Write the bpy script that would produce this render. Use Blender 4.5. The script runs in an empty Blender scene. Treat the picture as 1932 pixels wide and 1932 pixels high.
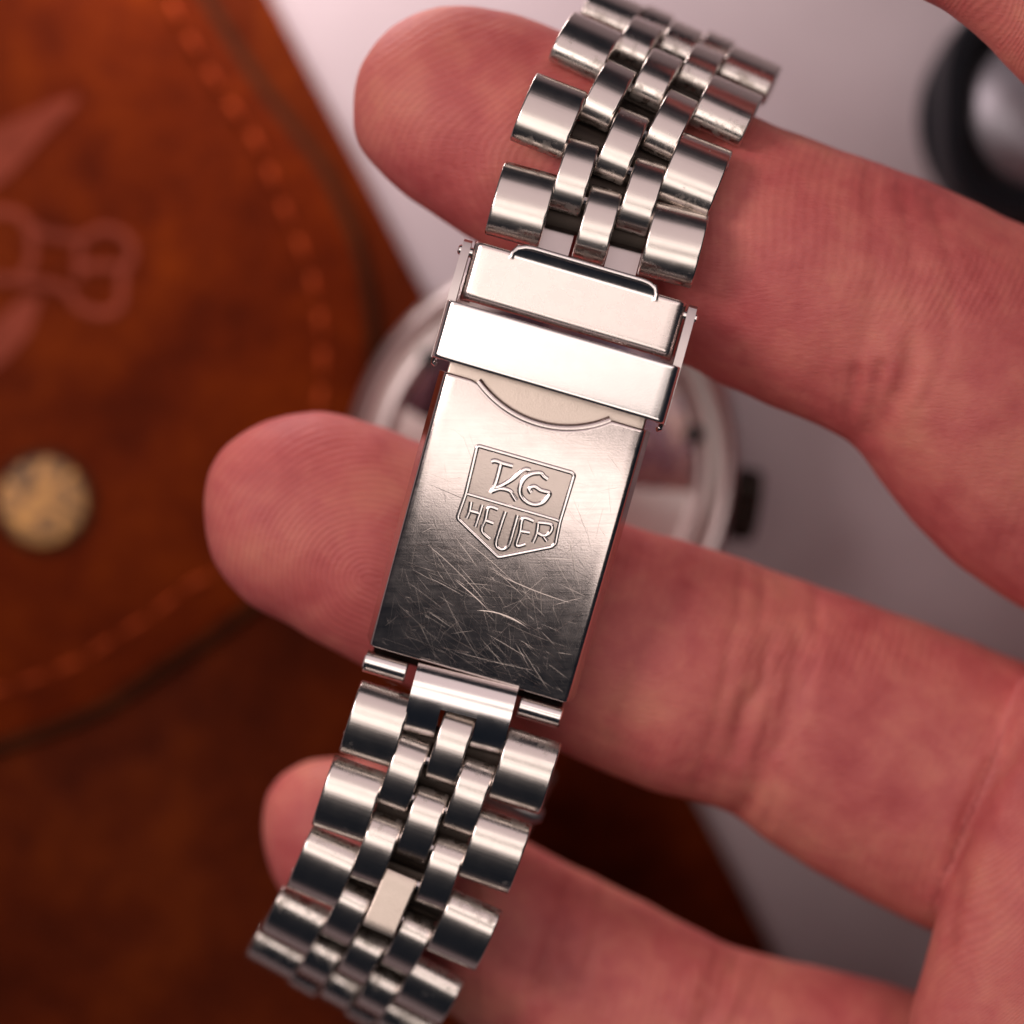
import bpy, bmesh, math, random
import numpy as np
from mathutils import Vector, Matrix, noise

random.seed(4); rng = np.random.default_rng(4)
sc = bpy.context.scene
C = sc.collection
MM = 0.001
# ---------------------------------------------------------------- camera, light, exposure
ZF = 60.0            # height of the sharp plane above the table, mm
DIST = 260.0         # camera above that plane
WID = 84.0           # width seen in that plane
cam = bpy.data.cameras.new('camera'); camo = bpy.data.objects.new('camera', cam); C.objects.link(camo)
camo.location = (0, 0, (ZF+DIST)*MM)
cam.sensor_width = 36; cam.lens = 36*DIST/WID
cam.clip_start = 0.01; cam.clip_end = 10
cam.dof.use_dof = True; cam.dof.focus_distance = (DIST+1.5)*MM; cam.dof.aperture_fstop = 9.5; cam.dof.aperture_blades = 0
sc.camera = camo
sc.render.resolution_x = sc.render.resolution_y = 1024
w = bpy.data.worlds.new('World'); sc.world = w; w.use_nodes = True
bg = w.node_tree.nodes['Background']; bg.inputs[0].default_value = (0.24, 0.32, 0.48, 1); bg.inputs[1].default_value = 0.035
sc.view_settings.view_transform = 'Standard'; sc.view_settings.look = 'None'
sc.view_settings.exposure = 0.0; sc.view_settings.gamma = 1.0
def area(name, loc, target, sx, sy, watts, col, spread=180, turn=0):
    l = bpy.data.lights.new(name, 'AREA'); l.shape = 'RECTANGLE'; l.size = sx*MM; l.size_y = sy*MM
    l.energy = watts; l.color = col; l.spread = math.radians(spread)
    o = bpy.data.objects.new(name, l); C.objects.link(o); o.location = Vector(loc)*MM
    d = (Vector(target)-Vector(loc)); m = d.to_track_quat('-Z', 'Y').to_matrix().to_4x4(); m.translation = Vector(loc)*MM
    o.matrix_world = Matrix.Rotation(math.radians(turn), 4, 'Z') @ m; return o
area('key_softbox', (-20, -66, 430), (-5, -20, 55), 400, 112, .31, (1, .87, .81), turn=-18)
area('second_softbox', (-20, 52, 430), (-5, 20, 55), 430, 84, .235, (1, .87, .81), turn=-18)
area('upper_softbox', (-20, 235, 400), (0, 10, 55), 560, 270, .42, (1, .80, .80), turn=-18)
area('side_lamp', (-330, 160, 430), (-5, 0, 30), 170, 170, 1.42, (1, .83, .80))
area('table_fill', (-32, 98, 19), (-6, 46, 0), 46, 12, .055, (1, .84, .81), spread=110)  # added fill, no real lamp: brightens the upper-left tabletop with steep falloff

# ---------------------------------------------------------------- helpers
K = WID/1932.0
def P(x, y, z):
    """point at height ZF+z (mm) that the photograph shows at (x, y)"""
    s = K*(DIST-z)/DIST
    return Vector(((x-966)*s, (966-y)*s, ZF+z))
def topix(V):
    s = K*(DIST-(V[:, 2]-ZF))/DIST
    return np.stack([V[:, 0]/s+966, 966-V[:, 1]/s], 1)
def link(o): C.objects.link(o); return o
def mesh(name, V, F, mat, parent=None, smooth=True, sharp=35, mats=None, local=False):
    me = bpy.data.meshes.new(name); s = 1 if local else MM
    me.from_pydata([(v[0]*s, v[1]*s, v[2]*s) for v in V], [], F); me.materials.append(mat)
    bm = bmesh.new(); bm.from_mesh(me); bmesh.ops.recalc_face_normals(bm, faces=bm.faces); bm.to_mesh(me); bm.free()
    if smooth:
        me.shade_smooth()
        if sharp: me.set_sharp_from_angle(angle=math.radians(sharp))
    o = link(bpy.data.objects.new(name, me))
    if parent is not None: attach(o, parent)
    return o
def attach(o, parent):
    o.parent = parent
    if parent.type == 'EMPTY': o.matrix_parent_inverse = Matrix.Translation(parent.location).inverted()
def thing(name, label, cat, loc):
    o = link(bpy.data.objects.new(name, None)); o.location = Vector(loc)*MM; o.empty_display_size = .01
    o['label'] = label; o['category'] = cat; return o
def merge(parts):
    V, F = [], []
    for v, f in parts:
        n = len(V); V += list(v); F += [tuple(i+n for i in q) for q in f]
    return V, F
def tube(pts, r, n=8, flat=1.0, up=Vector((0, 0, 1)), closed=False, sq=1.0):
    """swept tube through pts; r number or list; flat squashes it along up"""
    pts = [Vector(p) for p in pts]; m = len(pts); V = []; F = []
    rs = r if isinstance(r, (list, tuple)) else [r]*m
    for i, p in enumerate(pts):
        if closed: t = pts[(i+1) % m]-pts[i-1]
        else: t = pts[min(i+1, m-1)]-pts[max(i-1, 0)]
        t.normalize(); s = t.cross(up)
        s = s.normalized() if s.length > 1e-4 else Vector((1, 0, 0)); u = s.cross(t).normalized()
        for k in range(n):
            a = 2*math.pi*k/n; ca, sa = math.cos(a), math.sin(a)
            if sq != 1.0: ca = math.copysign(abs(ca)**sq, ca); sa = math.copysign(abs(sa)**sq, sa)
            V.append(p+s*(rs[i]*ca)+u*(rs[i]*flat*sa))
    for i in range(m if closed else m-1):
        for k in range(n):
            a = i*n+k; b = i*n+(k+1) % n; j = ((i+1) % m)*n
            F.append((a, b, j+(k+1) % n, j+k))
    if not closed:
        F.append(tuple(range(n))[::-1]); F.append(tuple(range((m-1)*n, m*n)))
    return V, F
def resample(pts, step, closed=False):
    pts = [Vector(p) for p in pts]
    if closed: pts.append(pts[0])
    L = [0]
    for a, b in zip(pts, pts[1:]): L.append(L[-1]+(b-a).length)
    n = max(2, int(L[-1]/step)); out = []
    for k in range(n if closed else n+1):
        d = L[-1]*k/n; i = 0
        while i < len(L)-2 and L[i+1] < d: i += 1
        f = (d-L[i])/max(1e-9, L[i+1]-L[i]); out.append(pts[i].lerp(pts[i+1], f))
    return out
def catmull(pts, n=6, closed=False):
    pts = [Vector(p) for p in pts]; m = len(pts); out = []
    for i in range(m if closed else m-1):
        if closed: a, b, c, d = pts[i-1], pts[i], pts[(i+1) % m], pts[(i+2) % m]
        else: a, b, c, d = pts[max(i-1, 0)], pts[i], pts[i+1], pts[min(i+2, m-1)]
        for k in range(n):
            t = k/n; out.append(.5*((2*b)+(c-a)*t+(2*a-5*b+4*c-d)*t*t+(3*b-3*c+d-a)*t**3))
    if not closed: out.append(pts[-1])
    return out
def lathe(prof, c, n=96, sx=1.0, sy=1.0, rot=0.0, cushion=0):
    V, F = [], []
    for r, z in prof:
        for k in range(n):
            a = 2*math.pi*k/n; g_ = (1/(abs(math.cos(a))**cushion+abs(math.sin(a))**cushion)**(1/cushion)) if cushion and r > 175*K*1.1 else 1
            x = r*g_*sx*math.cos(a); y = r*g_*sy*math.sin(a)
            V.append(Vector((c[0]+x*math.cos(rot)-y*math.sin(rot), c[1]+x*math.sin(rot)+y*math.cos(rot), z)))
    for i in range(len(prof)-1):
        for k in range(n): F.append((i*n+k, i*n+(k+1) % n, (i+1)*n+(k+1) % n, (i+1)*n+k))
    F.append(tuple(range(n))[::-1]); F.append(tuple(range((len(prof)-1)*n, len(prof)*n)))
    return V, F

# ---------------------------------------------------------------- materials
class NT:
    def __init__(s, name):
        s.m = bpy.data.materials.new(name); s.m.use_nodes = True; s.t = s.m.node_tree; s.b = s.t.nodes['Principled BSDF']
    def n(s, typ, **kw):
        x = s.t.nodes.new(typ)
        for k, v in kw.items():
            if k in x.inputs: x.inputs[k].default_value = v
            else: setattr(x, k, v)
        return x
    def l(s, a, b): s.t.links.new(a, b)
    def noise(s, vec, scale, detail=3, rough=.5, dist=0):
        x = s.n('ShaderNodeTexNoise'); x.inputs['Scale'].default_value = scale; x.inputs['Detail'].default_value = detail
        x.inputs['Roughness'].default_value = rough; x.inputs['Distortion'].default_value = dist
        if vec is not None: s.l(vec, x.inputs['Vector'])
        return x.outputs['Fac']
    def ramp(s, f, stops):
        r = s.n('ShaderNodeValToRGB'); e = r.color_ramp.elements
        while len(e) < len(stops): e.new(.5)
        for q, (p, c) in zip(e, stops): q.position = p; q.color = c if len(c) == 4 else (*c, 1)
        s.l(f, r.inputs[0]); return r.outputs[0]
    def math(s, op, a, b=None, c=None, clamp=False):
        x = s.n('ShaderNodeMath', operation=op, use_clamp=clamp)
        for i, v in enumerate((a, b, c)):
            if v is None: continue
            if isinstance(v, (int, float)): x.inputs[i].default_value = v
            else: s.l(v, x.inputs[i])
        return x.outputs[0]
    def mix(s, f, a, b, typ='RGBA', blend='MIX'):
        x = s.n('ShaderNodeMix', data_type=typ)
        if typ == 'RGBA': x.blend_type = blend; ins = (x.inputs[0], x.inputs[6], x.inputs[7]); out = x.outputs[2]
        else: ins = (x.inputs[0], x.inputs[2], x.inputs[3]); out = x.outputs[0]
        for i, v in zip(ins, (f, a, b)):
            if isinstance(v, (int, float)): i.default_value = v
            elif isinstance(v, tuple): i.default_value = (*v, 1) if len(v) == 3 else v
            else: s.l(v, i)
        return out
    def bump(s, h, strength, dist, normal=None):
        x = s.n('ShaderNodeBump'); x.inputs['Strength'].default_value = strength; x.inputs['Distance'].default_value = dist
        s.l(h, x.inputs['Height'])
        if normal is not None: s.l(normal, x.inputs['Normal'])
        return x.outputs[0]
    def coord(s, scale=(1, 1, 1), rot=(0, 0, 0), kind='Object'):
        tc = s.n('ShaderNodeTexCoord'); mp = s.n('ShaderNodeMapping'); mp.inputs['Scale'].default_value = scale
        mp.inputs['Rotation'].default_value = rot; s.l(tc.outputs[kind], mp.inputs['Vector']); return mp.outputs[0]
    def set(s, **kw):
        for k, v in kw.items():
            i = s.b.inputs[k.replace('_', ' ')]
            if isinstance(v, (int, float)): i.default_value = v
            elif isinstance(v, tuple): i.default_value = (*v, 1) if (len(v) == 3 and i.type == 'RGBA') else v
            else: s.l(v, i)
        return s.m
YAW = math.radians(-16)
def steel(name, rough=.22, col=(.66, .605, .565), grime=0.0, brush=0.0, yaw=None, grain=0.0, scuff=0):
    t = NT(name); o = t.coord(); color = col; r = rough
    n1 = t.noise(o, 900, 3); rr = t.math('MULTIPLY_ADD', n1, .08, rough-.04)
    nrm = None
    if brush:
        br = t.noise(t.coord(scale=(120, 6000, 2500) if yaw is None else (150, 5000, 5000), rot=(0, 0, 0 if yaw is None else -yaw)), 1, 3)
        nrm = t.bump(br, brush, .00002)
        rr = t.math('ADD', rr, t.math('MULTIPLY', br, .08))
    if scuff:
        for a_, st_ in ((.35, .06), (-.45, .06), (-1.15, .05)):
            sn_ = t.noise(t.coord(scale=(260, 9000, 260), rot=(0, 0, a_)), 1, 2)
            nrm = t.bump(sn_, st_, .00002, nrm); rr = t.math('ADD', rr, t.math('MULTIPLY_ADD', sn_, .07, -.035))
        mo = t.noise(o, 420, 4, .65); rr = t.math('ADD', rr, t.math('MULTIPLY_ADD', mo, .16, -.09)); nrm = t.bump(mo, .05, .00006, nrm)
    if grain:
        g = t.noise(o, 7000, 2); nrm = t.bump(g, grain, .00003, nrm)
    if grime:
        info = t.n('ShaderNodeObjectInfo')
        sep = t.n('ShaderNodeSeparateXYZ'); t.l(o, sep.inputs[0])
        ed = t.math('MULTIPLY_ADD', t.math('ABSOLUTE', sep.outputs[1]), 500, -.85)   # towards the hinge ends
        mp = t.n('ShaderNodeVectorMath', operation='ADD'); t.l(o, mp.inputs[0])
        cv = t.n('ShaderNodeCombineXYZ'); t.l(info.outputs['Random'], cv.inputs[0]); t.l(info.outputs['Random'], cv.inputs[2]); t.l(cv.outputs[0], mp.inputs[1])
        gn = t.noise(mp.outputs[0], 900, 5, .65); sp = t.noise(mp.outputs[0], 4500, 3, .6)
        f = t.math('MULTIPLY', t.math('ADD', t.math('MULTIPLY_ADD', gn, 3.4, -2.25), ed, clamp=False), 1.0, clamp=True)
        f2 = t.math('MULTIPLY', f, t.math('MULTIPLY_ADD', sp, 2.4, -.35, clamp=True), clamp=True)
        f2 = t.math('MULTIPLY', f2, grime)
        color = t.mix(f2, col, (.10, .075, .035)); rr = t.math('ADD', rr, t.math('MULTIPLY', f2, .35))
        t.set(Metallic=t.math('MULTIPLY_ADD', f2, -.55, 1.0))
    else: t.set(Metallic=1.0)
    kw = dict(Base_Color=color, Roughness=rr)
    if nrm is not None: kw['Normal'] = nrm
    return t.set(**kw)
M = {}
M['link'] = steel('brushed_steel_link', .20, grime=.8, brush=.10)
M['plate'] = steel('scratched_clasp_steel', .22, (.64, .57, .545), yaw=YAW, grain=.12, scuff=1)
M['polish'] = steel('polished_steel', .17, (.76, .71, .69))
M['slider'] = steel('polished_slider_steel', .20, (.80, .75, .73), grain=.05)
M['cap'] = steel('satin_cap_steel', .27, (.70, .62, .59), grain=.04)
M['inner'] = steel('matte_inner_steel', .36, (.56, .48, .42), grain=.5)
M['field'] = steel('matte_emblem_steel', .33, (.52, .45, .41), grain=.35)
M['scratch'] = steel('scratch_burr', .30, (.66, .57, .52))
M['dark_steel'] = steel('gap_shade_and_crown_steel', .5, (.035, .028, .024))  # near-black: painted shade in link and clasp gaps; also the crown's colour
M['case'] = steel('satin_case_steel', .34, (.55, .49, .48))
def back():
    t = NT('case_back_painted_reflection'); n = t.noise(t.coord(), 210, 4, .6, .5)
    return t.set(Base_Color=t.ramp(n, [(.35, (.04, .035, .05)), (.5, (.20, .16, .22)), (.62, (.42, .31, .29))]), Metallic=.9, Roughness=t.math('MULTIPLY_ADD', n, .5, .0))  # purple and tan mottle paints a reflection into the back's colour
M['back'] = None
M['back'] = back()
def skin():
    t = NT('skin'); o = t.coord()
    big = t.noise(o, 95, 4, .6); mid = t.noise(o, 330, 4, .6, .6)
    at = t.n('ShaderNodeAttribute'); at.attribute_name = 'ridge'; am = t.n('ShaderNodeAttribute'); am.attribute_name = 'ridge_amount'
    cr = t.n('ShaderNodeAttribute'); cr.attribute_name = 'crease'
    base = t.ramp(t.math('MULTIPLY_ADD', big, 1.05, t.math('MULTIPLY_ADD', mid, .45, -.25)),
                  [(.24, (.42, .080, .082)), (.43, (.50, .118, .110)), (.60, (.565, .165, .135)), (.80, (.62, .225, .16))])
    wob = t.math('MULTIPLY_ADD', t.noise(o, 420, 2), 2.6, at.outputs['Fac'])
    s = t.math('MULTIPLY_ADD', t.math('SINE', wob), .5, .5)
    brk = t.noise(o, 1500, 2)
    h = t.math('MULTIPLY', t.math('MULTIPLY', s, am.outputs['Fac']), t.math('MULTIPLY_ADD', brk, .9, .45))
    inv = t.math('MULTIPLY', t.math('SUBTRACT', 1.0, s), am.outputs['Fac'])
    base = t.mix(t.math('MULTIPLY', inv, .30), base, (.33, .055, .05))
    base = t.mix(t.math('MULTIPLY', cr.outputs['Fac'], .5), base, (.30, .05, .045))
    fine = t.noise(t.coord(scale=(1100, 3800, 2000), rot=(0, 0, .5)), 1, 4, .65)
    n = t.bump(h, .55, .00010); n = t.bump(fine, .7, .00011, n); n = t.bump(t.noise(o, 3800, 2), .25, .00006, n)
    return t.set(Base_Color=base, Roughness=t.math('MULTIPLY_ADD', mid, .15, .48), Subsurface_Weight=.18, Subsurface_Radius=(1.0, .35, .2),
                 Subsurface_Scale=.0016, Normal=n, Specular_IOR_Level=.34)
M['skin'] = skin()
def leather(name, a, b, c, rough=.55):
    t = NT(name); o = t.coord()
    n1 = t.noise(o, 75, 6, .65, .4); n2 = t.noise(o, 420, 4, .6)
    f = t.math('MULTIPLY_ADD', n2, .45, t.math('MULTIPLY_ADD', n1, 1.0, -.22))
    v = t.n('ShaderNodeTexVoronoi'); v.inputs['Scale'].default_value = 1400; t.l(o, v.inputs['Vector'])
    n = t.bump(v.outputs['Distance'], .35, .00012); n = t.bump(n1, .5, .0006, n)
    return t.set(Base_Color=t.ramp(f, [(.28, a), (.5, b), (.72, c)]), Roughness=rough, Normal=n, Specular_IOR_Level=.05)
M['leather'] = leather('tan_leather', (.050, .0045, .0002), (.098, .0105, .0003), (.155, .021, .0006))
M['leather_dark'] = leather('dark_tan_leather', (.038, .0040, .0003), (.072, .0085, .0004), (.115, .017, .0008))
M['shade_rim'] = leather('flap_shade_and_snap_rim', (.03, .008, .003), (.045, .013, .005), (.06, .018, .006), .7)  # shadow tone for the strip at the flap's edge; also the snap's rim
M['thread'] = leather('waxed_thread', (.19, .024, .005), (.26, .038, .009), (.32, .052, .013), .7)
M['stamp'] = leather('worn_stamped_leather', (.15, .028, .015), (.20, .040, .022), (.25, .052, .030), .6)
def table():
    t = NT('white_tabletop'); o = t.coord(); n = t.noise(o, 60, 5)
    return t.set(Base_Color=t.ramp(n, [(.3, (.345, .29, .31)), (.7, (.385, .33, .35))]), Roughness=.5, Normal=t.bump(t.noise(o, 3000, 2), .05, .0001))
M['table'] = table()
def brass():
    t = NT('worn_brass'); o = t.coord(); n = t.noise(o, 300, 5, .7, 1.5)
    return t.set(Base_Color=t.ramp(n, [(.38, (.05, .035, .025)), (.5, (.24, .13, .06)), (.62, (.52, .27, .085))]), Metallic=.85, Roughness=.5)
M['brass'] = brass()
def plain(name, col, rough, metal=0.0, sc_=500):
    t = NT(name); n = t.noise(t.coord(), sc_, 4)
    return t.set(Base_Color=t.ramp(n, [(.3, tuple(c*.8 for c in col)), (.7, col)]), Roughness=rough, Metallic=metal)
M['black'] = plain('black_anodised_metal', (.004, .005, .008), .45); M['black'].node_tree.nodes['Principled BSDF'].inputs['Specular IOR Level'].default_value = .12
M['lens'] = plain('smoky_lens', (.17, .16, .18), .32, .7)
M['rubber'] = plain('dark_joint', (.02, .017, .017), .6)
M['film'] = plain('caseback_film', (.33, .27, .31), .3, .8, 160)

# ---------------------------------------------------------------- setting: tabletop
g = mesh('tabletop', [(-900, -900, 0), (900, -900, 0), (900, 900, 0), (-900, 900, 0)], [(0, 1, 2, 3)], M['table'], smooth=False)
g['kind'] = 'structure'

# ---------------------------------------------------------------- leather pouch
LZ = -ZF
pouch = thing('leather_pouch', 'tan brown leather pouch with brass snap and stitched rounded flap, lying under the fingers', 'pouch', (-45, 0, 0))
def slab(name, outline, z0, z1, mat, bev=.5):
    V = []; F = []; n = len(outline); cx = sum(p[0] for p in outline)/n; cy = sum(p[1] for p in outline)/n
    def inset(p, d):
        i = outline.index(p); a = Vector(outline[i-1][:2]); b = Vector(outline[(i+1) % n][:2]); t = (b-a).normalized()
        nn = Vector((t.y, -t.x))
        return (p[0]-nn.x*d*sgn, p[1]-nn.y*d*sgn)
    ar = sum(outline[i-1][0]*outline[i][1]-outline[i][0]*outline[i-1][1] for i in range(n)); sgn = 1 if ar > 0 else -1
    for d, z in ((0, z0), (0, z1-bev), (bev*.3, z1-bev*.3), (bev, z1)):
        for p in outline: q = inset(p, d); V.append((q[0], q[1], z))
    for k in range(3):
        for i in range(n): F.append((k*n+i, k*n+(i+1) % n, (k+1)*n+(i+1) % n, (k+1)*n+i))
    F.append(tuple(range(n))); F.append(tuple(range(3*n, 4*n)))
    return mesh(name, V, F, mat, pouch)
def pz(pts, z): return [tuple(P(x, y, z-ZF)[:2]) for x, y in pts]
edge = [(430, -160), (513, 0), (611, 187), (690, 336), (779, 509), (900, 735), (1060, 1035), (1200, 1300), (1320, 1526), (1400, 1680), (1437, 1754), (1560, 1990), (1700, 2260)]
slab('back_panel', pz(edge+[(1000, 2600), (-700, 2600), (-700, -500), (200, -500)], 2.2), .02, 2.2, M['leather_dark'])
flap = [(250, -240), (330, -95), (394, 22), (487, 168), (589, 301), (633, 381), (668, 469), (690, 575), (696, 690), (678, 820), (622, 960), (540, 1075), (443, 1160), (310, 1250), (177, 1335), (0, 1400), (-200, 1450), (-500, 1480)]
fl = catmull([Vector((x, y, 0)) for x, y in flap], 4)
fpts = [(p.x, p.y) for p in fl]
slab('flap', pz(fpts+[(-700, 1480), (-700, -500), (200, -500)], 4.4), 2.25, 4.4, M['leather'], .9)
# dark strip painting in the shadow along the flap's edge
ew = [P(x, y, 3.1-ZF) for x, y in fpts]
v, f = tube([p+Vector((0, 0, 0)) for p in ew], 1.05, 8, .75); mesh('flap_edge_shade', v, f, M['shade_rim'], pouch)
# stitches
st = [(262, -120), (345, 49), (425, 181), (487, 274), (531, 381), (565, 460), (592, 540), (608, 640), (606, 740), (585, 850), (540, 945), (470, 1030), (400, 1082), (354, 1107), (288, 1160), (217, 1204), (146, 1248), (57, 1284), (-60, 1320)]
sp = resample(catmull([Vector((x, y, 0)) for x, y in st], 6), 36)
for i in range(0, len(sp)-1, 2):
    a, b = sp[i], sp[i+1]; A = P(a.x, a.y, 4.45-ZF); B = P(b.x, b.y, 4.45-ZF); Mi = (A+B)/2+Vector((0, 0, .28))
    A = A.lerp(Mi, -.45); B = B.lerp(Mi, -.45)
    v, f = tube([A, A.lerp(Mi, .5)+Vector((0, 0, .1)), Mi, B.lerp(Mi, .5)+Vector((0, 0, .1)), B], [.16, .3, .34, .3, .16], 8, .7)
    mesh('stitch', v, f, M['thread'], pouch)
# stamped emblem (worn pale lines on the flap)
def ribbon(pts, wd, z=4.5, closed=False):
    q = catmull([Vector((x, y, 0)) for x, y in pts], 5, closed); return tube([P(p.x, p.y, z-ZF) for p in q], wd, 8, .12, closed=closed)
parts = [ribbon([(40, 412), (80, 440), (150, 450), (195, 432), (240, 450), (248, 485), (232, 515), (226, 575), (195, 592), (150, 580), (125, 548), (62, 532), (-40, 524)], .42),
         ribbon([(-60, 404), (0, 400), (35, 406), (58, 440), (57, 500), (30, 528)], .45),
         ribbon([(150, 455), (148, 530)], .4), ribbon([(155, 503), (225, 503)], .4)]
S1 = merge(parts); mesh('stamped_cross', *S1, M['stamp'], pouch)
def flat(pts, z, h=.12):
    n = len(pts); V = [P(x, y, z-ZF) for x, y in pts]+[P(x, y, z+h-ZF) for x, y in pts]
    return V, [tuple(range(n)), tuple(range(n, 2*n))]+[(i, (i+1) % n, (i+1) % n+n, i+n) for i in range(n)]
mesh('stamped_ray', *flat([(148, 181), (100, 192), (-40, 255), (-40, 370), (20, 330), (90, 250), (140, 200)], 4.41), M['stamp'], pouch)
mesh('stamped_ray', *flat([(78, 560), (55, 630), (10, 680), (-40, 720), (-40, 640), (10, 590), (45, 562)], 4.41), M['stamp'], pouch)
# brass snap
c = P(78, 946, 6-ZF)
sn = mesh('snap_button', *lathe([(4.5, 4.3), (4.45, 4.9), (4.25, 5.15), (3.6, 5.27), (2.2, 5.33), (1.0, 5.34), (.2, 5.35)], c), M['brass'], pouch)
mesh('snap_rim', *lathe([(4.9, 4.35), (5.1, 4.6), (5.0, 4.85), (4.6, 4.95), (4.4, 4.8)], c), M['shade_rim'], sn)

# ---------------------------------------------------------------- loupe, top right
c = P(1992, 200, 12-ZF)
lo = thing('loupe', 'round black magnifying loupe with a smoky glass lens on the white table', 'loupe', (c.x, c.y, 0))
k = K*(DIST+48)/DIST
mesh('barrel', *lathe([(205*k, .05), (214*k, 1), (214*k, 11), (209*k, 12.2), (180*k, 12.2), (168*k, 11), (164*k, 9.5), (163*k, 8)], c, cushion=2.9), M['black'], lo)
mesh('lens', *lathe([(163*k, 8.2), (150*k, 9.4), (110*k, 10.3), (60*k, 10.9), (5*k, 11.1)], c), M['lens'], lo)
mesh('foot_ring', *lathe([(232*k, .03), (234*k, 1.0), (228*k, 1.6), (200*k, 1.8)], c), M['black'], lo)

# ---------------------------------------------------------------- wristwatch
wc = P(972, 945, 0)
watch = thing('wristwatch', 'steel wristwatch hung over the fingers by its link bracelet with a scratched folding clasp', 'wristwatch', (wc.x, wc.y, 4.5))
# link prototypes: local x across, y along, z out
def link_mesh(name, wd, a=3.2, b=2.05, ex=2.05, flat_top=False, ylim=None, mat='link'):
    prof = []; n = 28
    for i in range(n):
        t = 2*math.pi*(i+.5)/n; cc, ss = math.cos(t), math.sin(t)
        y = a*math.copysign(abs(cc)**(2/ex), cc); z = b*math.copysign(abs(ss)**(2/ex), ss)
        if z < 0: z *= .75
        if flat_top: y = a*max(-1, min(1, cc*1.25)); z = b*max(-1, min(1, ss*1.7))
        prof.append((y, z))
    V = []; F = []
    rings = [(-wd/2, .86), (-wd/2+.05, .955), (-wd/2+.16, 1), (-wd/2+.22, 1), (-wd/2+.30, 1), (0, 1), (wd/2-.30, 1), (wd/2-.22, 1), (wd/2-.16, 1), (wd/2-.05, .955), (wd/2, .86)]
    for x, s in rings:
        d = (1-s)*1.3
        for y, z in prof:
            L = math.hypot(y, z); V.append((x, y*(1-d/L*.8), z*(1-d/L*.8)))
    for i in range(len(rings)-1):
        for k_ in range(n): F.append((i*n+k_, i*n+(k_+1) % n, (i+1)*n+(k_+1) % n, (i+1)*n+k_))
    F.append(tuple(range(n))); F.append(tuple(range((len(rings)-1)*n, len(rings)*n)))
    me = bpy.data.meshes.new(name); me.from_pydata([(x*MM, y*MM, z*MM) for x, y, z in V], [], F); me.materials.append(M[mat])
    bm = bmesh.new(); bm.from_mesh(me); bmesh.ops.recalc_face_normals(bm, faces=bm.faces); bm.to_mesh(me); bm.free()
    me.shade_smooth(); me.set_sharp_from_angle(angle=math.radians(50)); return me
LW = link_mesh('outer_link', 4.6); LN = link_mesh('inner_link', 2.72); LFt = link_mesh('flat_link', 2.9, 2.6, 1.2, flat_top=True, mat='inner')
def frame(p, along, yawpx):
    """matrix: y along the bracelet, x across it"""
    y = along.normalized(); x = Vector((math.cos(yawpx), math.sin(yawpx), 0)); x = (x-y*x.dot(y)).normalized(); z = x.cross(y)
    m = Matrix((x, y, z)).transposed().to_4x4(); m.translation = p*MM; return m
# stations: px x, px y, z, yaw deg (image, clockwise down)
up = [(1127, 424, -1.9, 17.4), (1146, 352, -2.3, 18.5), (1172, 276, -3.1, 20), (1205, 210, -4.6, 21), (1237, 152, -7.1, 22), (1262, 112, -11.3, 22), (1281, 90, -14.7, 23), (1287, 84, -18.3, 23), (1280, 92, -22, 23),
      (1262, 112, -25.6, 23), (1240, 150, -28.8, 22), (1214, 200, -31.5, 21), (1190, 262, -33.8, 20), (1168, 330, -36, 19), (1146, 402, -38, 18), (1124, 476, -40, 17)]
dn = [(868, 1338, -5.0, 16.5), (850, 1409, -5.4, 17.6), (823, 1480, -5.9, 19), (796, 1556, -6.6, 20.6), (772, 1624, -7.5, 21.5), (744, 1694, -8.9, 23), (713, 1750, -11.2, 25), (684, 1800, -14.2, 27), (661, 1836, -17.8, 28), (646, 1856, -21.6, 28.5),
      (640, 1862, -25.9, 29), (650, 1845, -29.5, 28), (676, 1800, -32.8, 26), (710, 1735, -35.2, 24), (748, 1662, -37.2, 22), (786, 1588, -39, 20), (824, 1514, -40.5, 18.5), (860, 1440, -41.5, 17)]
for part, sgn, first in ((up, 1, 0), (dn, -1, -1)):
    pts = [P(x, y, z) for x, y, z, a in part]
    for i, p in enumerate(pts):
        t = (pts[min(i+1, len(pts)-1)]-pts[max(i-1, 0)])*sgn
        row = i+first
        cols = ((-6.5, LW), (0, LN), (6.5, LW)) if row % 2 == 0 else ((-2.9, LN), (2.9, LN))
        if row < 0: continue
        m = frame(p, t, -math.radians(part[i][3]))
        for cx, me in cols:
            nm = 'outer_link' if me is LW else 'inner_link'; mm = m
            o = None
            if part is dn and row == 4 and cx == 0:
                me = LFt; nm = 'flat_link'
                mm = frame(p+Vector((-.3, -.2, 1.2)), Vector((.40, .92, -.02)), -math.radians(24))
            jig = Matrix.Rotation(random.uniform(-.03, .03), 4, 'X') @ Matrix.Rotation(random.uniform(-.012, .012), 4, 'Z')
            o = link(bpy.data.objects.new(nm, me)); attach(o, watch)
            o.matrix_basis = mm @ Matrix.Translation((cx*MM, random.uniform(-.04, .04)*MM, 0)) @ jig
        # hinge pin running across between this row and the next
        if i < len(pts)-1:
            q = (p+pts[i+1])/2; ax = Vector(m.col[0][:3])
            v, f = tube([q-ax*8.75, q+ax*8.75], .42, 8); mesh('hinge_pin', v, f, M['polish'], watch)
            nz = Vector(m.col[2][:3])
            for q_, wr in ((p-nz*.95, 4.15), (q-nz*1.0, 4.15)):
                v, f = tube([q_-ax*wr, q_+ax*wr], 1.15, 10, .7, up=nz); mesh('gap_shade_rod', v, f, M['dark_steel'], watch)  # added dark filler, painting shade into the gaps between links

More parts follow.
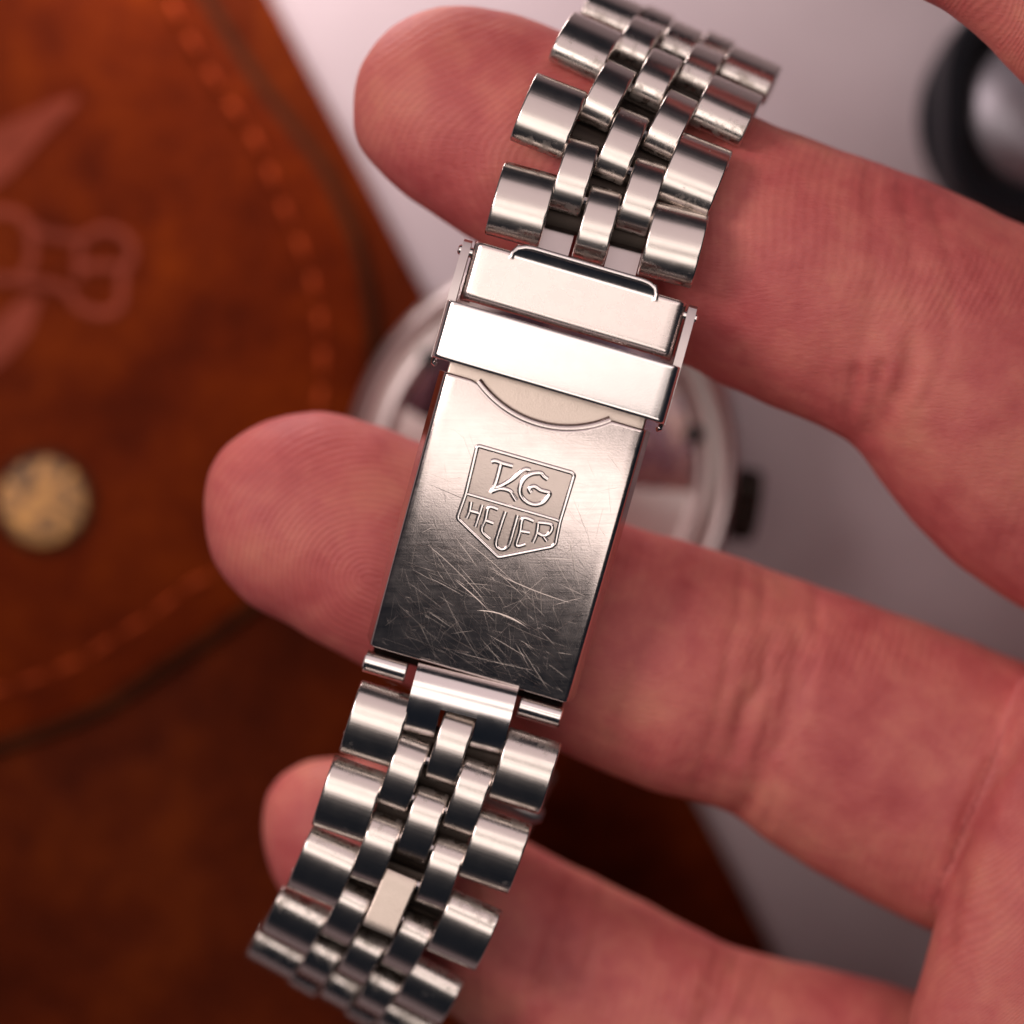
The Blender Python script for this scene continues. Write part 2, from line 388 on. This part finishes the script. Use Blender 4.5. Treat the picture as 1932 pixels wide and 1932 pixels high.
# clasp surface ---------------------------------------------------
T0 = Vector((1097, 512)); T1 = Vector((883, 1278)); 
def clz(s):      # height along the clasp, s in mm from its upper end
    d = max(0, s-9.0); return .2-.0068*d*d
CL = 34.6
axd = Vector((math.sin(math.radians(-15.6)), -math.cos(math.radians(-15.6)), 0)); axu = Vector((math.cos(math.radians(16.3)), -math.sin(math.radians(16.3)), 0))
org = P(1097, 512, .2)
def arc(s):       # clasp centre line, following its curve so that distance is measured on the metal
    return org+Vector((axd.x*s, axd.y*s, clz(s)-.2))
def S(u, s, h=0):
    """point on the clasp surface: u across (mm), s down from the top (mm), h above it"""
    sl = -2*.0068*max(0, s-9); n = Vector((-sl*axd.x, -sl*axd.y, 1)).normalized()
    return arc(s)+axu*u+n*h
def pix_us(x, y):
    """(u, s) of a photo pixel on the clasp surface"""
    z = -.5
    for _ in range(6):
        p = P(x, y, z)-org; 
        d = axd; e = axu; det = d.x*e.y-d.y*e.x; s = (p.x*e.y-p.y*e.x)/det; u = (d.x*p.y-d.y*p.x)/det; z = clz(s)
    return u, s
def sheet(name, W, s0, s1, th, mat, parent, h=0, flange=0, ns=60, notch=None, bev=.35, eb0=.0, eb1=.0, wtop=None, flange_lean=.0):
    """curved plate between s0 and s1, width W (wtop at s0), rounded long edges, side flanges"""
    xs = []
    nb = 5
    prof = []                                  # (u fraction offset from half width, drop)
    half = [(1, -flange-bev)] if flange else []
    half += [(1, -bev)]
    for i in range(1, nb+1):
        a = i/nb*math.pi/2; half.append((('b', 1-math.cos(a)), -bev*(1-math.sin(a))))
    prof = half
    V = []; F = []; nu = 26
    def row(s):
        Wd = W if wtop is None else W+(wtop-W)*(1-(s-s0)/(s1-s0))
        r = []
        hw = Wd/2
        left = [(-hw+(0 if not isinstance(a, tuple) else bev*a[1])-(flange_lean if (i == 0 and flange) else 0), b) for i, (a, b) in enumerate(prof)]
        mids = [(-hw+bev+(Wd-2*bev)*(k_+1)/(nu+1), 0) for k_ in range(nu)]
        right = [(-a, b) for a, b in left[::-1]]
        return left+mids+right
    rows = []
    for j in range(ns+1):
        r = []
        for u, dz in row(s0):
            st_ = s0
            if notch: st_ = max(s0, notch(u))
            tt = j/ns; tt = tt*tt*(3-2*tt) if (eb0 or eb1) else tt
            s = st_+(s1-st_)*tt; d_ = 0
            if eb0 and s-st_ < eb0: d_ -= eb0-math.sqrt(max(0, eb0*eb0-(eb0-(s-st_))**2))
            if eb1 and s1-s < eb1: d_ -= eb1-math.sqrt(max(0, eb1*eb1-(eb1-(s1-s))**2))
            r.append((u, s, dz+d_*.8))
        rows.append(r)
    m = len(rows[0])
    for r in rows:
        for u, s, dz in r: V.append(S(u, s, h+dz))
    n0 = len(V)
    for r in rows:
        for u, s, dz in r:
            uu = u-math.copysign(th*.9, u) if dz < -.6*bev else u
            V.append(S(uu, s, h+dz-(th if dz > -.6*bev else 0)))
    for j in range(ns):
        for i in range(m-1):
            a = j*m+i; F.append((a, a+1, a+m+1, a+m)); F.append((n0+a+m, n0+a+m+1, n0+a+1, n0+a))
    for i in range(m-1):
        F.append((i, n0+i, n0+i+1, i+1)); a = ns*m+i; F.append((a, a+1, n0+a+1, n0+a))
    for j in range(ns):
        a = j*m; F.append((a, a+m, n0+a+m, n0+a)); a = j*m+m-1; F.append((a, n0+a, n0+a+m, a+m))
    return mesh(name, V, F, mat, parent, sharp=40)
def arc_notch(u):
    # finger notch cut out of the cover's upper end
    R_, cs = 9.1, 4.0; w_ = 5.75
    if abs(u+.1) < w_: 
        return max(ps0, cs+math.sqrt(R_*R_-(u+.1)**2))
    return ps0
ps0 = 11.0
cover = sheet('clasp_cover', 17.35, ps0, CL, .8, M['plate'], watch, h=0, flange=1.3, ns=90, notch=arc_notch, bev=.55, flange_lean=.4, eb0=.28, eb1=.22)
# rolled rim around the notch
rim = []
for i in range(33):
    u = -5.7+11.4*i/32; rim.append(S(u-.1, arc_notch(u*.999-.1)-.05, -.42))
mesh('notch_rim', *tube(rim, .40, 12, .9), M['plate'], cover)
# folding inner plate under the cover, seen through the notch
sheet('inner_plate', 16.3, 8.6, CL-1.0, .5, M['inner'], watch, h=-1.3, flange=0, ns=40, bev=.2)
sheet('inner_tongue', 16.9, 8.8, 14.2, .3, M['inner'], watch, h=-.8, ns=12, bev=.2)
# cap (upper block of the clasp)
def capnotch(u): return -.1
cap = sheet('clasp_cap', 18.1, 0.0, 4.9, .9, M['cap'], watch, h=.25, flange=2.0, ns=40, bev=.8, eb0=.4, eb1=.75)
# lip folded up along the cap's upper end
lip = []
for u, s in [(-5.85, .65), (-5.8, .15), (-5.5, -.3), (-4.9, -.55), (-4.3, -.62)]+[(x, -.62) for x in np.linspace(-4, 5.0, 14)]+[(5.6, -.55), (6.15, -.3), (6.4, .15), (6.45, .65)]: lip.append(S(u, s, .74))
v1, f1 = tube(lip, .22, 10, .9)
v2, f2 = [], []
for j, (s, h) in enumerate(((-.60, .72), (-.2, .50), (.2, .31), (.5, .245), (.95, .24))):
    for i in range(25): v2.append(S(-5.6+11.8*i/24, s, h))
for j in range(4):
    for i in range(24): a = j*25+i; f2.append((a, a+1, a+26, a+25))
mesh('cap_lip', *merge([(v1, f1), (v2, f2)]), M['polish'], cap)
# smudged dents at the cap's lower corners are fine relief in its metal; slider (safety bar) with arms to the pins
bar = sheet('safety_bar', 19.9, 5.3, 10.15, .45, M['slider'], watch, h=.95, flange=2.3, ns=30, bev=.75, eb0=.22, eb1=.3, flange_lean=.15)
for sg in (-1, 1):
    Vx = []; pf = [(10.15, .2), (10.15, -2.0), (9.9, -2.25), (5.0, -2.25), (1.0, -2.0), (.3, -1.6), (.05, -.9), (.3, -.3), (1.2, .05), (4.9, .3)]
    for du in (0, .7):
        for s, h in pf: Vx.append(S(sg*(9.28+du), s, h))
    n = len(pf); Fx = [tuple(range(n)), tuple(range(n, 2*n))]+[(i, (i+1) % n, (i+1) % n+n, i+n) for i in range(n)]
    arm = mesh('side_arm', Vx, Fx, M['case'], bar, sharp=30)
    q0 = S(sg*8.7, 1.0, -.9); q1 = S(sg*10.15, 1.0, -.9)
    mesh('pivot_pin', *tube([q0, q1, q1+axu*sg*.12], [.42, .42, .25], 12), M['polish'], arm)
    hk = [S(sg*9.75, 10.2, -2.1), S(sg*9.75, 10.55, -2.2), S(sg*9.5, 10.65, -2.1)]
    mesh('hook', *tube(hk, .22, 8), M['polish'], arm)
# emblem ----------------------------------------------------------
def ez(x, y): return 855+x*.1433, 805+y*.1433
def estroke(pts, r=.11, closed=False, h=.02, step=.12):
    q = [ez(*p) for p in pts]; us = [pix_us(*p) for p in q]
    pv = resample([Vector((u, s, 0)) for u, s in us], step, closed)
    q = [S(p.x, p.y, h) for p in pv]
    return tube(q, r, 16, .85, closed=closed, sq=.72)
shield = [(318, 262), (345, 256), (1560, 605), (1592, 640), (1405, 1250), (1345, 1540), (1300, 1580), (640, 1712), (590, 1715), (70, 1215), (62, 1180), (165, 890)]
emb = mesh('emblem_frame', *merge([estroke(shield, .19, True), estroke([(165, 880), (205, 890), (1350, 1225), (1405, 1250)], .165)]), M['polish'], watch)
fq = resample([Vector((*pix_us(*ez(*p)), 0)) for p in shield], .5, True)
cxs = sum((p for p in fq), Vector())/len(fq); Vf = [S(cxs.x, cxs.y, .012)]; Ff = []
for r_ in (.25, .5, .75, .985):
    for p in fq: q = cxs.lerp(p, r_); Vf.append(S(q.x, q.y, .012))
n = len(fq)
for i in range(n): Ff.append((0, 1+i, 1+(i+1) % n))
for j in range(3):
    for i in range(n): a = 1+j*n; Ff.append((a+i, a+(i+1) % n, a+n+(i+1) % n, a+n+i))
mesh('emblem_field', Vf, Ff, M['field'], emb)
GL = {
 'T': [[(505, 458), (560, 450), (640, 482), (785, 520)], [(632, 480), (560, 740), (490, 868)]],
 'A': [[(1015, 575), (930, 568), (780, 690), (625, 780), (560, 800)], [(510, 850), (620, 815), (745, 845), (790, 910), (830, 972)]],
 'G': [[(1245, 690), (1190, 655), (1150, 610), (1020, 625), (915, 710), (875, 850), (930, 960), (1050, 1025), (1170, 1005), (1245, 925), (1262, 870), (1150, 838), (1065, 785), (1000, 820), (1030, 870)]],
 'H': [[(238, 985), (215, 1110), (175, 1205)], [(385, 1025), (345, 1150), (290, 1315)], [(215, 1105), (345, 1140)]],
 'E': [[(590, 1088), (470, 1060), (425, 1220), (375, 1365), (485, 1480)], [(430, 1235), (530, 1272)]],
 'U': [[(690, 1115), (620, 1320), (560, 1540), (635, 1615), (725, 1570), (790, 1370), (850, 1160)]],
 'E2': [[(1060, 1245), (920, 1205), (880, 1380), (832, 1565), (955, 1545)], [(890, 1375), (1010, 1395)]],
 'R': [[(1120, 1262), (1100, 1400), (1050, 1525)], [(1120, 1262), (1295, 1290), (1270, 1400), (1190, 1435), (1105, 1395)], [(1180, 1430), (1235, 1505)]],
}
for kx, strokes in GL.items():
    big = kx in 'TAG'
    mesh('letter', *merge([estroke(catmull([Vector((a, b, 0)) for a, b in s_], 4) and [(p.x, p.y) for p in catmull([Vector((a, b, 0)) for a, b in s_], 4)], .235 if big else .21, h=.0) for s_ in strokes]), M['polish'], emb)
# scratches: burrs and nicks standing a few microns off the cover
SV, SF = [], []
def scratch(u, s, ang, L, wd, bend=0, lift=.004):
    n = max(3, int(L/.5)+2); base = len(SV); ok = []
    tw = random.uniform(-1, 1)
    for i in range(n):
        t = i/(n-1)-.5; a = ang+bend*t; x = u+math.cos(ang)*L*t-math.sin(ang)*bend*L*t*t; y = s+math.sin(ang)*L*t+math.cos(ang)*bend*L*t*t
        if abs(x) > 8.1 or y > CL-.3 or y < max(ps0+.3, arc_notch(x)+.6): return
        ok.append((x, y, wd*(1-4*t*t*.85)/2))
    for x, y, hw in ok:
        nx, ny = -math.sin(ang), math.cos(ang)
        SV.append(S(x+nx*hw, y+ny*hw, lift+tw*wd*.30)); SV.append(S(x-nx*hw, y-ny*hw, lift-min(0, tw)*0+abs(tw)*wd*.1))
    for i in range(n-1): a = base+2*i; SF.append((a, a+1, a+3, a+2))
for _ in range(1000):
    s = ps0+1+(CL-ps0-1)*random.random()**.62; u = random.uniform(-8, 8)
    if -4.6 < u < 4.4 and s < 24.5: continue
    if s < 21 and random.random() < .5: continue
    a = random.gauss(.55, .45) if random.random() < .72 else random.uniform(-1.6, 1.6)
    L = min(9, random.expovariate(.55)+.3); scratch(u, s, a, L, random.choice((.009, .012, .014, .017, .021, .028)), random.gauss(0, .045))
for u, s, a, L, wd, b in ((1.5, 28.9, .06, 4.5, .09, .35), (5.2, 29.7, .42, 5.2, .07, .3), (-1.5, 28.0, .45, 4, .06, .1), (5.9, 30.8, .62, 3.6, .06, 0), (-4.5, 20.6, .12, 6, .06, 0), (-3.2, 26.5, .5, 6.5, .05, .1), (-5, 25, -.12, 6, .05, .2), (3, 26.2, .1, 7, .05, -.1), (-6.4, 19.5, .1, 2.5, .05, 0), (-1.0, 24.8, .42, 7, .03, .1), (2.2, 27.4, .35, 6, .03, .05)):
    scratch(u, s, a, L, wd, b)
sco = mesh('scratches', SV, SF, M['scratch'], cover, smooth=False); sco['kind'] = 'stuff'
hb_ = []
for s_, h_ in ((CL-3, -1.5), (CL+1.5, -2.4)):
    for u_, d_ in ((-8.3, 0), (8.3, 0), (8.3, -1.6), (-8.3, -1.6)): hb_.append(S(u_, s_, h_+d_))
mesh('clasp_end_shade', hb_, [(0, 1, 2, 3), (4, 5, 6, 7), (0, 1, 5, 4), (1, 2, 6, 5), (2, 3, 7, 6), (3, 0, 4, 7)], M['dark_steel'], watch, smooth=False)  # added dark filler for the shade between clasp end and barrels
# end pieces: spring bar barrels and forked end link below the clasp
fr = frame(P(877, 1300, -5.3), -axd, math.radians(-16.3))
for cx, wd in ((-6.75, 3.7), (6.75, 3.7)):
    p = P(873, 1299, -5.6)+axu*cx
    mesh('spring_barrel', *tube([p-axu*(wd/2), p-axu*(wd/2-.1), p+axu*(wd/2-.1), p+axu*(wd/2)], [.85, .98, .98, .85], 20), M['polish'], watch)
i0 = P(868, 1338, -5.0); i1 = P(850, 1409, -5.9); m0 = frame(i0, i0-i1, -math.radians(16.5))
def forklink():
    pr = []
    Vv, Ff_ = [], []
    def ext(x0, x1, pf):
        b = len(Vv); n = len(pf)
        for x in (x0, x1):
            for y, z in pf: Vv.append(m0.to_3x3() @ Vector((x, y, z))+i0)
        Ff_.append(tuple(range(b, b+n))); Ff_.append(tuple(range(b+n, b+2*n)))
        for i in range(n): Ff_.append((b+i, b+(i+1) % n, b+n+(i+1) % n, b+n+i))
    full = [(3.1*math.cos(t), 1.8*math.sin(t)*(1 if math.sin(t) > 0 else .6)) for t in np.linspace(0, 2*math.pi, 41)[:-1]]
    ext(-4.3, -1.55, full); ext(1.55, 4.3, full)
    ext(-1.551, 1.551, [(max(y, .15), z*.998) for y, z in full])
    return Vv, Ff_
mesh('forked_end_link', *forklink(), M['polish'], watch, sharp=50)
for cx in (-2.9, 2.9):
    p = P(1110, 478, -1.7)+axu*cx+Vector((0, 0, -.4)); q = p+Vector((-axd.x, -axd.y, -.42))*2.7; 
    vv = []
    for b_ in (p+axd*2, q):
        for du, dz in ((-1.35, 0), (1.35, 0), (1.35, -1), (-1.35, -1)): vv.append(b_+axu*du+Vector((0, 0, dz)))
    mesh('end_tongue', vv, [(0, 1, 2, 3), (4, 5, 6, 7), (0, 1, 5, 4), (1, 2, 6, 5), (2, 3, 7, 6), (3, 0, 4, 7)], M['case'], watch)
# folding blade hanging under the bracelet, its hinge end peeping out
hb = [P(905, 1490, -14), P(960, 1512, -14), P(1012, 1536, -14), P(1024, 1541, -14)]
mesh('fold_hinge', *tube(hb, [.9, .9, .9, .5], 14), M['case'], watch)
# watch head, back upwards, lying on the table
hc = P(1020, 888, -46); hk_ = K*(DIST+46)/DIST; rt = math.radians(74)
TM = Matrix.Translation((hc.x, hc.y, 11.5)) @ Matrix.Rotation(math.radians(3), 4, axu) @ Matrix.Translation((-hc.x, -hc.y, -9.0))
def tilt(vf): return [TM @ Vector(v) for v in vf[0]], vf[1]
def ring(name, prof, mat, par, sx=1.08): return mesh(name, *tilt(lathe([(r*hk_, z) for r, z in prof], hc, 128, sx, .985, rt)), mat, par)
case = ring('watch_case', [(340, 4.6), (375, 6.5), (380, 9), (378, 11.6), (371, 12.6), (360, 13.0), (350, 12.7), (344, 11.3), (300, 10.9)], M['case'], watch)
ring('case_back_ring', [(322, 10.8), (321, 12.6), (316, 13.3), (308, 13.5), (299, 13.4), (293, 13.0), (290, 12.2)], M['case'], case)
Tb = TM @ Matrix.Translation((hc.x, hc.y, 12)) @ Matrix.Rotation(math.radians(11), 4, axu) @ Matrix.Translation((-hc.x, -hc.y, -12))
vb, fb = lathe([(291*hk_, 11.0)]+[(r_*hk_, 11.8+.3*(1-(r_/275)**2)) for r_ in (289, 266, 240, 210, 180, 150, 120, 90, 60, 30, 4)], hc, 128, 1.08, .985, rt)
mesh('case_back', [Tb @ v for v in vb], fb, M['back'], case)
ring('bezel', [(330, 4.3), (352, 4.4), (372, 5.2), (372, 6.4), (340, 6.8)], M['rubber'], case)
for a in np.arange(0, 360, 60):
    a = math.radians(a+14); q = hc+Vector((297*hk_*math.cos(a), 297*hk_*math.sin(a), 0))
    mesh('tool_notch', *tilt(tube([Vector((q.x, q.y, 13.4)), Vector((q.x, q.y, 13.75))], 1.0, 12, up=Vector((1, 0, 0)))), M['rubber'], case)
cr = P(1392, 950, -50); d = Vector((cr.x-hc.x, cr.y-hc.y, 0)).normalized(); V_, F_ = [], []
pp = Vector((cr.x, cr.y, 9)); pr_ = tube([pp-d*3, pp-d*1.4, pp-d*1.2, pp+d*1.6, pp+d*1.9], [1.4, 1.4, 3.5, 3.5, 3.0], 28)
crn = []
for i, v in enumerate(pr_[0]):
    ring_i = i//28
    if ring_i in (2, 3) and (i % 28) % 2: c0 = pp+d*(v-pp).dot(d); v = c0+(v-c0)*.9
    crn.append(v)
mesh('crown', *tilt((crn, pr_[1])), M['dark_steel'], case)
for sg in (-1, 1):     # lugs at both ends, reaching to the bracelet
    for sd in (-1, 1):
        ad = -axd*sg; q = hc+axu*(sd*7.6); 
        lp = [Vector((q.x, q.y, 9))+ad*13, Vector((q.x, q.y, 10.5))+ad*19, Vector((q.x, q.y, 11))+ad*23]
        mesh('lug', *tilt(tube(lp, [2.4, 2.2, 1.5], 12)), M['case'], case)

# ---------------------------------------------------------------- hand
def dense(pairs, n=5):
    """interpolated sections (upper px, lower px, z, depth ratio)"""
    U = catmull([Vector((p[0][0], p[0][1], p[2])) for p in pairs], n); L = catmull([Vector((p[1][0], p[1][1], p[3])) for p in pairs], n)
    return U, L
def finger(pairs):
    U, L = dense(pairs); V, F = [], []; n = 28
    for u, l in zip(U, L):
        z = u.z; dr = l.z; a = P(u.x, u.y, z); b = P(l.x, l.y, z); c_ = (a+b)/2; h = (a-b)/2
        for k_ in range(n):
            t = 2*math.pi*k_/n; V.append(c_+h*math.cos(t)+Vector((0, 0, math.sin(t)*h.length*dr)))
    for i in range(len(U)-1):
        for k_ in range(n): F.append((i*n+k_, i*n+(k_+1) % n, (i+1)*n+(k_+1) % n, (i+1)*n+k_))
    F.append(tuple(range(n))); F.append(tuple(range((len(U)-1)*n, len(U)*n)))
    return V, F
ring_f = [((666, 190), (666, 205)), ((680, 130), (674, 262)), ((725, 62), (712, 322)), ((790, 22), (775, 380)), ((860, 12), (850, 428)), ((960, 26), (940, 484)), ((1100, 78), (1060, 556)),
          ((1250, 142), (1180, 625)), ((1440, 225), (1330, 712)), ((1600, 287), (1455, 768)), ((1700, 322), (1600, 838)), ((1800, 362), (1690, 950)), ((1932, 425), (1800, 1060)), ((2100, 490), (1945, 1160)), ((2300, 560), (2130, 1280)), ((2600, 640), (2500, 1500))]
za = [-12, -12, -12, -12.3, -12.8, -13.4, -14, -13.6, -12.7, -12.5, -13, -14, -15, -17, -20, -24]
ring_f = [(a, b, z, .80 if i < 10 else .80-.03*(i-9)) for i, ((a, b), z) in enumerate(zip(ring_f, za))]
mid_f = [((386, 945), (386, 965)), ((397, 890), (392, 1022)), ((432, 838), (415, 1078)), ((505, 793), (465, 1137)), ((600, 776), (545, 1180)), ((700, 795), (640, 1235)), ((850, 855), (770, 1297)), ((1000, 918), (900, 1352)),
         ((1180, 987), (1070, 1424)), ((1350, 1037), (1230, 1492)), ((1500, 1085), (1365, 1530)), ((1600, 1120), (1460, 1598)), ((1750, 1178), (1600, 1678)), ((1932, 1245), (1770, 1764)), ((2150, 1320), (1980, 1840)), ((2500, 1400), (2400, 1900))]
zb = [-15, -15, -15.2, -15.6, -16, -16.6, -17.2, -17.6, -17.8, -18, -19.5, -20, -21, -22, -24, -26]
mid_f = [(a, b, z, .78) for (a, b), z in zip(mid_f, zb)]
idx_f = [((496, 1552), (496, 1562)), ((504, 1500), (502, 1610)), ((540, 1455), (525, 1668)), ((610, 1428), (580, 1737)), ((720, 1440), (650, 1795)), ((860, 1510), (770, 1860)), ((1010, 1594), (900, 1950)),
         ((1200, 1692), (1060, 2060)), ((1370, 1778), (1230, 2150)), ((1500, 1815), (1350, 2210)), ((1730, 1872), (1580, 2290)), ((2000, 1960), (1850, 2380)), ((2400, 2000), (2300, 2450))]
zc = [-24]*5+[-24.7, -25, -25, -25, -25.5, -26, -27, -28]
idx_f = [(a, b, z, .78) for (a, b), z in zip(idx_f, zc)]
pinky = [((1470, -420), (1440, -380)), ((1560, -480), (1440, -280)), ((1700, -440), (1540, -150)), ((1850, -330), (1690, -32)), ((2000, -180), (1812, 41)), ((2150, -50), (1931, 157)), ((2300, 100), (2080, 330)), ((2500, 350), (2280, 640)), ((2700, 700), (2450, 1000))]
pinky = [(a, b, z, .8) for (a, b), z in zip(pinky, [-3, -3, -3, -4, -5, -6, -10, -16, -22])]
thumb = [((2100, 900), (2500, 900)), ((2020, 1080), (2520, 1150)), ((1938, 1270), (2530, 1400)), ((1884, 1400), (2520, 1550)), ((1828, 1560), (2500, 1700)), ((1770, 1720), (2480, 1880)), ((1736, 1840), (2440, 2050)), ((1712, 1950), (2380, 2200)), ((1720, 2150), (2300, 2350)), ((1850, 2400), (2150, 2450))]
thumb = [(a, b, z, .55) for (a, b), z in zip(thumb, [-22, -18, -14.5, -13.5, -13, -13, -13, -13, -14, -16])]
palm = [((2350, 300), (2150, 1000)), ((2450, 300), (2250, 1900)), ((2700, 300), (2450, 2300)), ((3000, 500), (2800, 2400)), ((3200, 700), (3100, 2300))]
palm = [(a, b, z, .30) for (a, b), z in zip(palm, [-26, -27, -28, -28, -28])]
hv, hf = merge([finger(q) for q in (ring_f, mid_f, idx_f, pinky, thumb, palm)])
tmp = mesh('hand_tmp', hv, hf, M['skin'], sharp=None)
md = tmp.modifiers.new('r', 'REMESH'); md.mode = 'VOXEL'; md.voxel_size = .42*MM; md.use_smooth_shade = True
ms = tmp.modifiers.new('s', 'SMOOTH'); ms.factor = .5; ms.iterations = 12
bpy.context.view_layer.update()
dg = bpy.context.evaluated_depsgraph_get(); me = bpy.data.meshes.new_from_object(tmp.evaluated_get(dg)); bpy.data.objects.remove(tmp)
me.name = 'hand'; nV = len(me.vertices)
co = np.empty(nV*3); me.vertices.foreach_get('co', co); co = co.reshape(-1, 3)/MM
no = np.empty(nV*3); me.vertices.foreach_get('normal', no); no = no.reshape(-1, 3)
px = topix(co); front = np.clip(no[:, 2]*2-.1, 0, 1)
def segdist(p, a, b):
    a = np.array(a, float); b = np.array(b, float); d = b-a; t = np.clip(((p-a) @ d)/(d @ d), 0, 1); return np.linalg.norm(p-a-t[:, None]*d, axis=1)
def smooth_noise(p, scale, seed):
    r = np.random.default_rng(seed); out = np.zeros(len(p))
    for _ in range(10):
        k_ = r.normal(size=2)/scale; out += np.sin(p @ k_+r.uniform(0, 6.28))
    return out/3.2
# low undulation of the flesh
disp = .09*smooth_noise(px, 60, 1)+.025*smooth_noise(px, 22, 2)
crease = np.zeros(nV)
CR = [([(1611, 700), (1598, 775), (1611, 838)], 7, .55), ([(1662, 688), (1640, 775), (1625, 830)], 6, .35), ([(1716, 660), (1696, 735), (1641, 822)], 9, .55), ([(1580, 700), (1570, 790)], 4, .2),
      ([(1455, 1205), (1440, 1290), (1399, 1350), (1385, 1420)], 8, .45), ([(1505, 1215), (1494, 1297), (1462, 1398), (1425, 1490), (1393, 1535)], 10, .55), ([(1530, 1250), (1500, 1350), (1470, 1420)], 5, .25), ([(1478, 1240), (1450, 1340), (1430, 1440)], 4, .25),
      ([(1930, 1400), (1898, 1441), (1829, 1540), (1802, 1680), (1790, 1770)], 9, .6), ([(1870, 1430), (1812, 1560), (1800, 1640)], 5, .3),
      ([(1101, 1655), (1085, 1720), (1060, 1790)], 9, .5), ([(1075, 1660), (1032, 1780), (1011, 1870)], 8, .45), ([(1399, 1795), (1367, 1845), (1319, 1940)], 10, .5), ([(1360, 1800), (1325, 1880)], 6, .3),
      ([(1400, 1060), (1392, 1150), (1370, 1260), (1345, 1370), (1310, 1490)], 5, .16), ([(1440, 1080), (1432, 1200), (1400, 1330)], 5, .14), ([(1545, 1110), (1540, 1210), (1520, 1330), (1480, 1450), (1440, 1560)], 6, .2),
      ([(1640, 320), (1650, 450), (1640, 600), (1600, 720)], 7, .14), ([(1700, 360), (1725, 500), (1720, 640)], 7, .16), ([(1760, 380), (1800, 520), (1790, 640), (1740, 760)], 6, .14),
      ([(1140, 1670), (1120, 1750), (1090, 1880)], 6, .22), ([(1440, 1810), (1410, 1870), (1380, 1932)], 6, .2)]
wpx = px+np.stack([smooth_noise(px, 26, 31), smooth_noise(px, 26, 32)], 1)*3
cvar = .75+.25*smooth_noise(px, 34, 33)
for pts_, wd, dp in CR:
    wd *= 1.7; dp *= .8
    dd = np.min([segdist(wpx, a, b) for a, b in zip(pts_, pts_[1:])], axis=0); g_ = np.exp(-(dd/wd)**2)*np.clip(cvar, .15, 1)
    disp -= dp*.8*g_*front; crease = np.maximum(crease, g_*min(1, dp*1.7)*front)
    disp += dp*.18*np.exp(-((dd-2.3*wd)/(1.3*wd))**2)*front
co2 = co+no*disp[:, None]
# fingers give way under the bracelet links that press on them
me.vertices.foreach_set('co', (co2*MM).ravel()); me.update()
# ridge phase (radians) and strength
ph = np.zeros(nV); am = np.zeros(nV)
warp = smooth_noise(px, 60, 5)*8
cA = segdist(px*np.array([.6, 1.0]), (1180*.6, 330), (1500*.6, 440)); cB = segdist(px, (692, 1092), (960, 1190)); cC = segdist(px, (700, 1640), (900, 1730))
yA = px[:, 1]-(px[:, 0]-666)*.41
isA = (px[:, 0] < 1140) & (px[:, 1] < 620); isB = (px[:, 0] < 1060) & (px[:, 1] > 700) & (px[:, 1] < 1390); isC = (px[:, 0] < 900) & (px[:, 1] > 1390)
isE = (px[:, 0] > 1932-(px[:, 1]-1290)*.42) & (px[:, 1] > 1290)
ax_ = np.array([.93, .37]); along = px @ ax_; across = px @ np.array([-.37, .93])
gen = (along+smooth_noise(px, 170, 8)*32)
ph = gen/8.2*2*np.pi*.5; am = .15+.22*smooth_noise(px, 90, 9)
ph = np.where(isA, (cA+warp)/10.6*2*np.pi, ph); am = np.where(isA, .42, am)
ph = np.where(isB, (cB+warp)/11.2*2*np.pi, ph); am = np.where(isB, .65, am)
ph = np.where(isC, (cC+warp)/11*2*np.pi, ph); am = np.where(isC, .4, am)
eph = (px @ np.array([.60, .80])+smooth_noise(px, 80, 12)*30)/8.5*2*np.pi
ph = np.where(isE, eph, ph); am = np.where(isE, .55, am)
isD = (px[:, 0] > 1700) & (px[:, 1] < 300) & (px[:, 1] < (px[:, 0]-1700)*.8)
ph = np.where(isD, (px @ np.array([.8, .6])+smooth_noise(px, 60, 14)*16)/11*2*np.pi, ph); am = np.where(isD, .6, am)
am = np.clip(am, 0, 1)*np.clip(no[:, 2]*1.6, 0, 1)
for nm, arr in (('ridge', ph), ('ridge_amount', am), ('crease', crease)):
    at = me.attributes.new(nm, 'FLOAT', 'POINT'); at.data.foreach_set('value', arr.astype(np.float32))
me.shade_smooth()
if not me.materials: me.materials.append(M['skin'])
hand = link(bpy.data.objects.new('hand', me)); hand['label'] = 'bare open hand, its spread fingertips carrying the steel watch bracelet'; hand['category'] = 'hand'
